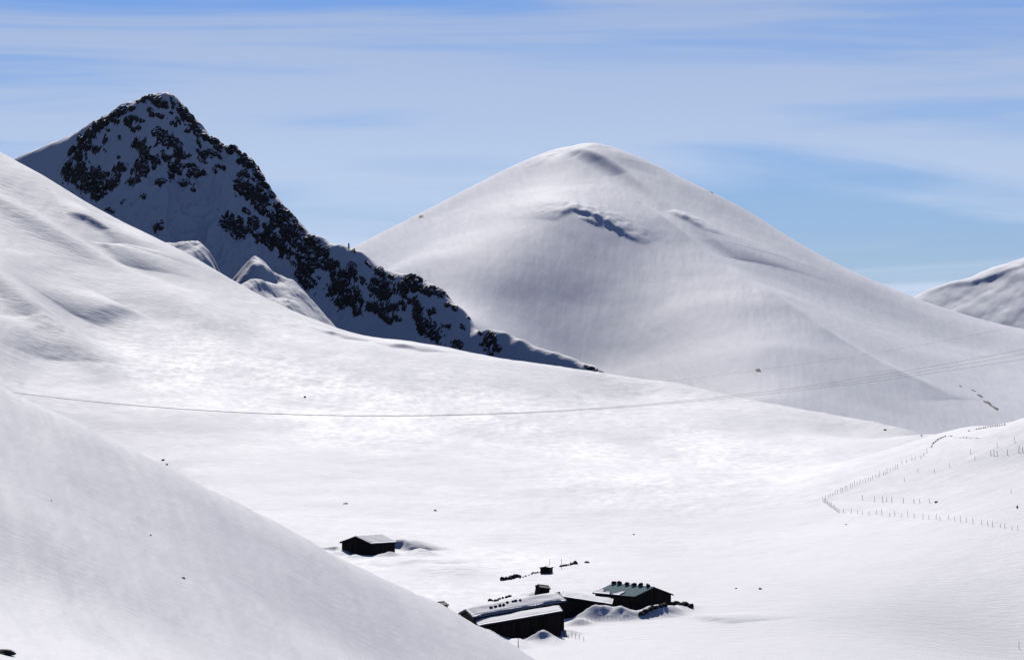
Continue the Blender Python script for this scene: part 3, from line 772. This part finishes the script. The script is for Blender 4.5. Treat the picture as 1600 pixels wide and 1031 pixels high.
# lone hut: gable to the left, snowy roof slope to the right
c, g, r_ = corner_frame('lone', R(50))
L_, W_ = 9.2, 10.3                                # ridge runs along g (right, away), gable along r_ (left, away)
ctr = c + g * L_ / 2 + r_ * W_ / 2
gable_house('lone_hut', (ctr.x, ctr.y, c.z), R(50), L_, W_, 3.1, 1.6, 'lone dark timber hut with one snowy roof slope, standing apart on the open valley floor', M_darktin, snow=(0.35, 0.3), masks=(None, None))

# green roofed barn: gable to the right
c, g, r_ = corner_frame('barn', R(38))
W_, L_ = 10.6, 14.0
ctr = c + g * W_ / 2 + r_ * L_ / 2
msk = lambda a, b2: b2 > 0.80 + 0.25 * math.sin(a * 19) * math.sin(a * 7 + 1) and a > 0.35
barn = gable_house('barn', (ctr.x, ctr.y, c.z), R(38 + 90), L_, W_, 3.7, 1.75, 'barn with bare grey green metal roof and dark gable, right end of the farm', M_tin, snow=(0.0, 0.22), masks=(None, msk), cat='barn', wall_mat=M_wood2)
for k, a in enumerate((0.04, 0.17, 0.36, 0.53, 0.68, 0.86)):
    d = -L_ / 2 - 0.3 + (1 - a) * (L_ + 0.6)
    p = ctr + r_ * d
    o = link('roof_weight', lump_mesh('roof_weight', 0.68, 0.5, 0.5, M_stone, 900 + k))
    o.location = (p.x, p.y, c.z + 3.7 + 1.75 + 0.38)
    tag(o, ('dark lump at the left end of the grey green barn roof ridge', 'dark lump second from the left on the grey green barn ridge', 'dark lump third from the left on the grey green barn ridge', 'dark lump fourth from the left on the grey green barn ridge',
            'dark lump second from the gable on the grey green barn ridge', 'dark lump nearest the gable on the grey green barn ridge')[k], 'roof weight', 'dark lumps along the barn ridge')
barn_c = c.copy()

# long front house
c0 = SPOT['long'].copy(); sc_ = F / c0.y
d = Vector((math.cos(R(6)), math.sin(R(6)), 0)); nrm = Vector((-d.y, d.x, 0))
L_, W_ = 17.2, 6.0
ctr = c0 - d * L_ / 2 + nrm * W_ / 2
shed_house('long_house', (ctr.x, ctr.y, c0.z), R(6), L_, W_, 3.7, 4.3, 'long dark timber house with a thin snowy roof, frontmost of the farm', shear=0.165, snow=0.45, cat='house')
front = ctr.copy()
# big snow roofed house behind it
d2 = Vector((math.cos(R(17)), math.sin(R(17)), 0)); n2 = Vector((-d2.y, d2.x, 0))
L2, W2 = 20.0, 10.5
HR2 = 1.15
ctr2 = ctr + n2 * (W_ / 2 + W2 / 2 + 1.2) + d2 * 1.4
zc = V.z(ctr2.x, ctr2.y)
gable_house('snow_roofed_house', (ctr2.x, ctr2.y, c0.z + 0.6), R(17), L2, W2, 4.6, HR2, 'wide house under a thick white roof, directly behind the long dark house', M_darktin, shear=0.15, snow=(0.6, 0.6), cat='house')
# low house filling the gap up to the barn
c3 = SPOT['low'].copy()
d3 = Vector((math.cos(R(-4)), math.sin(R(-4)), 0)); n3 = Vector((-d3.y, d3.x, 0))
L3, W3 = 10.5, 7.0
ctr3 = c3 + d3 * L3 / 2 + n3 * W3 / 2
shed_house('low_house', (ctr3.x, ctr3.y, c3.z), R(-4), L3, W3, 3.9, 4.4, 'low dark walled house half buried between the snow roofed house and the barn', shear=-0.15, snow=0.35, cat='house')
# shed peeking over the white roof
p = V.hit(846, 929)
shed = gable_house('small_shed', (p.x, p.y, p.z - 0.1), R(30), 2.6, 2.1, 1.9, 0.4, 'tiny dark shed poking up just above the white roof of the wide house', M_darktin, oh=0.15, snow=(0.0, 0.0), boards=(0, 0), cat='shed', sunk=1.5)
shed.rotation_euler = (0.10, 0.14, R(30))
heap('stone_heap', [(830, 936), (842, 934), (858, 934), (872, 928)], 0.6, 0.6, 'dark stone heap at the foot of the tiny shed above the white roof', 'stones', 10, seed=3)
# corner of a roof behind the near slope
p = V.hit(692, 950)
gable_house('buried_hut', (p.x - 0.5, p.y + 1.5, p.z - 0.3), R(60), 2.6, 2.2, 1.0, 0.6, 'small dark hut whose corner shows behind the near snow slope', M_darktin, oh=0.2, snow=(0.0, 0.0), boards=(0, 0), cat='hut', sunk=1.5)

# dry stone remains behind and beside the farm
heap('stone_wall', [(785, 906), (795, 905), (804, 902), (812, 901)], 0.8, 0.7, 'leftmost broken stone wall on the rise behind the farm', 'wall', 9, seed=5)
heap('stone_wall', [(876, 885), (888, 883), (897, 881)], 0.45, 0.5, 'low stone wall between the bare poles and the domed rock', 'wall', 9, seed=6)
heap('stone_wall', [(766, 938), (775, 939), (782, 935), (796, 932)], 0.5, 0.5, 'low crooked stone wall emerging from snow behind the white roof', 'wall', 9, seed=7)
heap('stone_wall', [(1002, 960), (1010, 955), (1022, 950), (1038, 947)], 0.8, 0.9, 'curved dark stone wall in the snow below the barn gable', 'wall', 12, seed=8)
heap('stone_wall', [(1052, 944), (1064, 945), (1074, 946), (1080, 949)], 0.8, 0.8, 'short dark stone wall at the far right end of the farm', 'wall', 8, seed=9)
heap('stone_wall', [(813, 903), (825, 899), (838, 895), (848, 893)], 0.3, 0.4, 'thin dark stone line linking the leftmost wall to the square hut', 'wall', 9, seed=31)
p = V.hit(854, 895)
gable_house('stone_hut', (p.x, p.y, p.z - 0.2), R(74), 2.9, 2.4, 1.6, 0.2, 'small square dark hut on the rise behind the farm, beside two bare poles', M_darktin, oh=0.15, snow=(0.0, 0.0), boards=(0, 0), cat='hut', sunk=1.2)

def boulder(u, v, w, label, piece=None, mat=None, seed=0, h=None, group=None, cat='rock'):
    piece = piece or V
    p = piece.hit(u, v); k = p.y / F
    o = link('boulder', lump_mesh('boulder', w * k / 2, w * k / 2, (h or w * 0.7) * k / 2 * 1.2, mat or M_stone, 300 + seed))
    o.location = (p.x, p.y, p.z + 0.03 * w * k)
    return tag(o, label, cat, group)
boulder(899, 881, 10, 'domed dark rock at the right end of the low wall behind the farm', seed=1, h=9)
boulder(917, 879, 9, 'flat dark rock rightmost of the row behind the farm', seed=2, h=5)
boulder(833, 895, 5, 'small dark rock left of the square hut behind the farm', seed=3)
boulder(476, 621, 5, 'lone dark rock on the bright hillside just above the power cables', seed=4)
boulder(540, 787, 10, 'flat rock half buried in the valley above the lone hut', seed=5, h=4, mat=M_post)
boulder(680, 798, 6, 'small flat rock in the open valley up and right of the lone hut', seed=6, h=3, mat=M_post)
boulder(255, 719, 6, 'upper one of two small rocks just beyond the crest of the near slope', seed=7, mat=M_post)
boulder(261, 726, 5, 'lower one of two small rocks just beyond the crest of the near slope', seed=8, mat=M_post)
boulder(990, 835, 4, 'tiny rock alone on the valley floor above the barn', seed=9, mat=M_post)
boulder(1150, 919, 4, 'left one of a pair of tiny rocks right of the barn', seed=10)
boulder(1188, 920, 6, 'right one of a pair of tiny rocks right of the barn', seed=11, h=4)
boulder(1463, 784, 7, 'dark rock at the right end of the middle post row', seed=12, h=4)
boulder(1590, 793, 4, 'dark rock at the right edge beside the post rows', seed=13, h=8)
boulder(1322, 819, 4, 'faint small rock below the bend of the fence', seed=14, mat=M_post)
boulder(1440, 681, 4, 'tiny rock on the saddle below the round mountain', seed=15)
boulder(1383, 672, 5, 'tiny dark rock on the hillside crest left of the saddle', seed=16)
boulder(286, 903, 10, 'small slab showing through the near snow slope', piece=N, seed=17, h=3, mat=M_post)
boulder(8, 1022, 36, 'dark rock breaking through the near slope at the bottom left corner', piece=N, seed=18, h=12)
boulder(80, 783, 3, 'tiny pebble like rock high on the near slope', piece=N, seed=19, mat=M_post)
boulder(235, 836, 4, 'tiny rock in the middle of the near slope', piece=N, seed=20, mat=M_post)
boulder(315, 757, 10, 'flat grey stone on the crest of the near slope', piece=N, seed=21, h=3, mat=M_post)

# dark dots holding down the white roof
for k, (u, v) in enumerate([(767, 948), (774, 950), (781, 949), (787, 950), (795, 943), (804, 943), (808, 944), (815, 944)]):
    # stand on the snow of the wide roof: distance along its near slope
    Yr = ctr2.y - W2 * 0.27 + (u - 800) / F * 850 * 0.3
    x_ = (u - U0) / F * Yr
    dx = Vector((x_ - ctr2.x, Yr - ctr2.y, 0)); a_ = dx.dot(d2); b_ = dx.dot(n2)
    zt = c0.z + 0.6 + 4.6 + HR2 * (1 - abs(b_) / (W2 / 2)) + 0.15 * a_ + 0.16 + 0.62
    row = 0 if k < 4 else 1
    b_ += (1.0 if row else 0.0); zt += HR2 / (W2 / 2) * (1.0 if row else 0.0)
    p = ctr2 + d2 * a_ + n2 * b_
    o = link('roof_stone', lump_mesh('roof_stone', 0.42, 0.35, 0.36, M_stone, 700 + k)); o.location = (p.x, p.y, zt)
    tag(o, ('leftmost', 'second from left', 'third from left', 'rightmost')[k % 4] + (' of four dark stones in the left row on the thick white roof', ' of four dark stones in the right row on the thick white roof')[row], 'stone', 'dark stones on the thick white roof')

# poles
def pole(name, u, v, h, r, label, cat, lean=0.0, piece=None, foot=None):
    p = (piece or V).hit(u, v)
    t = thing(name, p, label, cat)
    MB().tube([(0, 0, -0.6), (lean * 0.5, 0, h * 0.5), (lean, 0, h)], r, 6, r * 0.7).build('shaft', M_wood, t)
    MB().tube([(lean, 0, h), (lean, 0, h + 0.06)], r * 1.15, 6, r * 0.5).build('cap', M_wood2, t)
    return t
pole('wooden_pole', 859, 889, 2.5, 0.07, 'bare pole directly right of the square hut behind the farm', 'pole')
pole('wooden_pole', 877, 887, 2.3, 0.07, 'bare pole at the left end of the low wall behind the farm', 'pole', 0.05)
pole('wooden_pole', 891, 884, 1.1, 0.07, 'short pole leaning over the low wall beside the domed rock', 'pole', 0.12)
pole('wooden_pole', 810, 1011, 2.1, 0.09, 'dark pole standing in snow in front of the long house', 'pole', -0.06)

# ------------------------------------------------------------------ fences
post_meshes = []
for k in range(6):
    h = 0.95 + 0.12 * k; ln = (k - 2.5) * 0.035
    post_meshes.append(MB().tube([(0, 0, -0.4), (ln * 0.5, 0, h * 0.5), (ln, 0.02, h)], 0.058, 5, 0.045).mesh('post', M_post))
def spread(line, n):
    seg = [math.dist(line[i], line[i + 1]) for i in range(len(line) - 1)]; T = sum(seg); o = []
    for k in range(n):
        d_ = T * k / (n - 1)
        for i, q in enumerate(seg):
            if d_ <= q or i == len(seg) - 1:
                t = d_ / q; o.append((line[i][0] + t * (line[i + 1][0] - line[i][0]), line[i][1] + t * (line[i + 1][1] - line[i][1]))); break
            d_ -= q
    return o
def fence(label, places, jit=0.0, scale=1.0, wire=True, piece=None):
    piece = piece or V
    P0 = []
    for u, v in places:
        P0.append(piece.hit(u + random.uniform(-jit, jit), v + random.uniform(-jit, jit) * 0.4))
    t = thing('fence', P0[0], label, 'fence')
    for p in P0:
        o = link('post', random.choice(post_meshes), t)
        o.location = p - P0[0]; o.rotation_euler = (random.uniform(-.08, .08), random.uniform(-.12, .12), random.uniform(0, 6)); o.scale = (scale,) * 3
    if wire:
        MB().tube([p - P0[0] + Vector((0, 0, 0.8 * scale)) for p in P0], 0.012, 3).build('wire', M_cable, t)
    return t
fence('dense stake fence climbing from the sharp bend towards the saddle', spread([(1290, 779), (1330, 761), (1375, 744), (1402, 731)], 30), 1.0)
fence('short close set fence running down right from the sharp bend', spread([(1286, 782), (1296, 790), (1311, 800)], 16), 0.3)
fence('sparse stakes continuing the climbing fence up to the stone wall', spread([(1410, 725), (1428, 719), (1440, 716), (1450, 707)], 7), 2.0)
fence('lowest long row of posts crossing the slope to the right edge', spread([(1318, 801), (1400, 805), (1480, 812), (1540, 820), (1602, 829)], 29), 2.2)
fence('middle row of posts ending at a dark rock', [(1348, 780), (1366, 782), (1380, 783), (1386, 783), (1394, 784), (1411, 784), (1428, 785), (1437, 785), (1453, 785)], 0.5, 1.15)
fence('upper right row of tall posts near the right edge', [(1548, 711), (1553, 711), (1558, 710), (1574, 709), (1592, 706), (1598, 705)], 0.3, 1.4)
fence('two short rows of little stakes in front of the long house', [(882, 996), (884, 994), (888, 996), (893, 995), (899, 997), (905, 998), (912, 1001)], 0.6, 0.9, False)
fence('low wire fence in the snow between the long house and the curved stone wall', spread([(905, 972), (940, 968), (975, 963), (1000, 958)], 16), 0.5, 0.45)
for u, v, lb in [(1413, 751, 'single post in the gap below the climbing fence'), (1434, 738, 'single tall post below the sparse stakes'), (1460, 737, 'single post left of centre among the scattered posts'), (1484, 729, 'single post among scattered ones, below the stone lined bend'),
                 (1523, 718, 'single post left of the upper right row'), (1516, 709, 'short post just above its scattered neighbour on the right slope'), (1585, 690, 'single post highest at the right edge'), (1558, 698, 'single post directly above the upper right row'), (1580, 769, 'single post between the upper and lower rows at the right edge'),
                 (1592, 1012, 'single post near the bottom right corner')]:
    p = V.hit(u, v); o = link('fence_post', random.choice(post_meshes).copy()); o.data.name = 'fence_post'; o.location = p; o.rotation_euler = (0.05, 0.04, random.uniform(0, 6))
    tag(o, lb, 'post')
heap('stone_wall', spread([(1455, 698), (1459, 691), (1468, 685), (1478, 681)], 6), 0.32, 0.45, 'stone wall curving over the crest right of the saddle', 'wall', 14, seed=21, mat=M_post)
heap('stone_wall', spread([(1483, 681), (1500, 683), (1530, 684)], 4), 0.22, 0.4, 'flat stone line just below the crest of the right slope', 'wall', 16, seed=22, mat=M_post)
heap('stone_wall', spread([(1515, 673), (1540, 668), (1570, 664)], 4), 0.3, 0.5, 'brown stone line along the crest of the right slope', 'wall', 16, seed=23, mat=M_wood2)
heap('stone_wall', spread([(1566, 659), (1585, 655), (1602, 651)], 4), 0.3, 0.5, 'topmost stone line at the right edge of the crest', 'wall', 14, seed=24, mat=M_wood2)

# ------------------------------------------------------------------ power cables (their pylons stand outside the picture)
def cable(label, pts_, r, n=60):
    pp = np.array([P(*q) for q in pts_]); tt = np.array([q[0] for q in pts_], float)
    co = [np.polyfit(tt, pp[:, i], 3) for i in range(3)]
    uu = np.linspace(tt.min(), tt.max(), n)
    mb = MB().tube([tuple(np.polyval(c_, u) for c_ in co) for u in uu], r, 5)
    o = mb.build('power_cable', M_cable, None, True)
    return tag(o, label, 'cable', 'power cables crossing the valley')
def cy(u): return 560 + (1700 - u) * 0.2
base_l = [(-120, 592), (100, 624), (230, 636), (400, 645), (560, 648), (720, 646), (880, 640), (1100, 624)]
for k, (lb, off) in enumerate([('uppermost of the three power cables sweeping across the valley', 0.0), ('middle one of the three power cables sweeping across the valley', 8.0), ('lowest of the three power cables sweeping across the valley', 16.0)]):
    right = [(1300, 598 + 0.45 * off), (1450, 574 + 0.7 * off), (1600, 545 + off), (1720, 520 + 1.2 * off)]
    left = [(u, v + (0.12 * off * (u / 1000 if u > 0 else 0))) for u, v in base_l]
    cable(lb, [(u, v, cy(u)) for u, v in left + right], 0.02)
o = cable('thin single cable high across the foot of the round mountain', [(700, 628, 2400), (900, 611, 2380), (1050, 594, 2350), (1240, 571, 2320), (1400, 546, 2290), (1540, 520, 2260), (1680, 490, 2230)], 0.035)
del o['group']

# ------------------------------------------------------------------ leafless scrub on the peak
def shrub(u, v, h, w, label, mat, seed, n=170, piece=G, conifer=False):
    p = piece.hit(u, v)
    t = thing('shrub', p, label, 'shrub')
    rg = np.random.default_rng(seed)
    tr = MB()
    for k in range(5):
        a = rg.uniform(0, 6.28); rr = rg.uniform(0, w * 0.25)
        tr.tube([(rr * math.cos(a), rr * math.sin(a), -0.8), (rr * 1.3 * math.cos(a), rr * 1.3 * math.sin(a), h * 0.55)], 0.16, 4, 0.07)
    tr.build('trunk', M_twig, t)
    cr = MB()
    for k in range(n):
        z = h * rg.uniform(0.15, 1.0) ** 0.8; a = rg.uniform(0, 6.28)
        rad = w / 2 * (1 - z / h if conifer else math.sqrt(max(0.05, 1 - (2 * z / h - 0.9) ** 2))) * math.sqrt(rg.uniform(0.05, 1)) * (1 + 0.25 * math.sin(3 * a + seed))
        c_ = Vector((rad * math.cos(a), rad * math.sin(a), z)); d_ = Vector(rg.normal(size=3)).normalized() * rg.uniform(0.4, 0.9); e = Vector(rg.normal(size=3)).normalized() * 0.22
        cr.add([c_ - d_, c_ + e, c_ + d_, c_ - e], [(0, 1, 2, 3)])
    me = bpy.data.meshes.new('crown'); me.from_pydata(cr.v, [], cr.f); me.materials.append(mat)
    link('crown', me, t)
    return t
shrub(486, 384, 8, 13, 'large brown leafless thicket on the ridge of the rocky peak', M_twig, 1, 420)
shrub(545, 391, 5.5, 3.0, 'small pointed dark tree standing on the lower ridge against the sky', M_twig2, 2, 150, conifer=True)
shrub(553, 395, 3.5, 3.0, 'smaller bush right of the pointed tree on the lower ridge', M_twig2, 3, 110)
shrub(549, 421, 7, 10, 'dark green scrub below the pointed tree on the shaded flank', M_twig2, 4, 300)
shrub(641, 441, 7, 12, 'dark scrub crowning the rounded hump of the lower ridge', M_twig2, 5, 380)
shrub(336, 224, 4, 4, 'dark bush clinging to the skyline right of the summit', M_twig2, 6, 120)
shrub(361, 233, 4, 4, 'dark bush on the skyline notch below the summit', M_twig2, 7, 120)
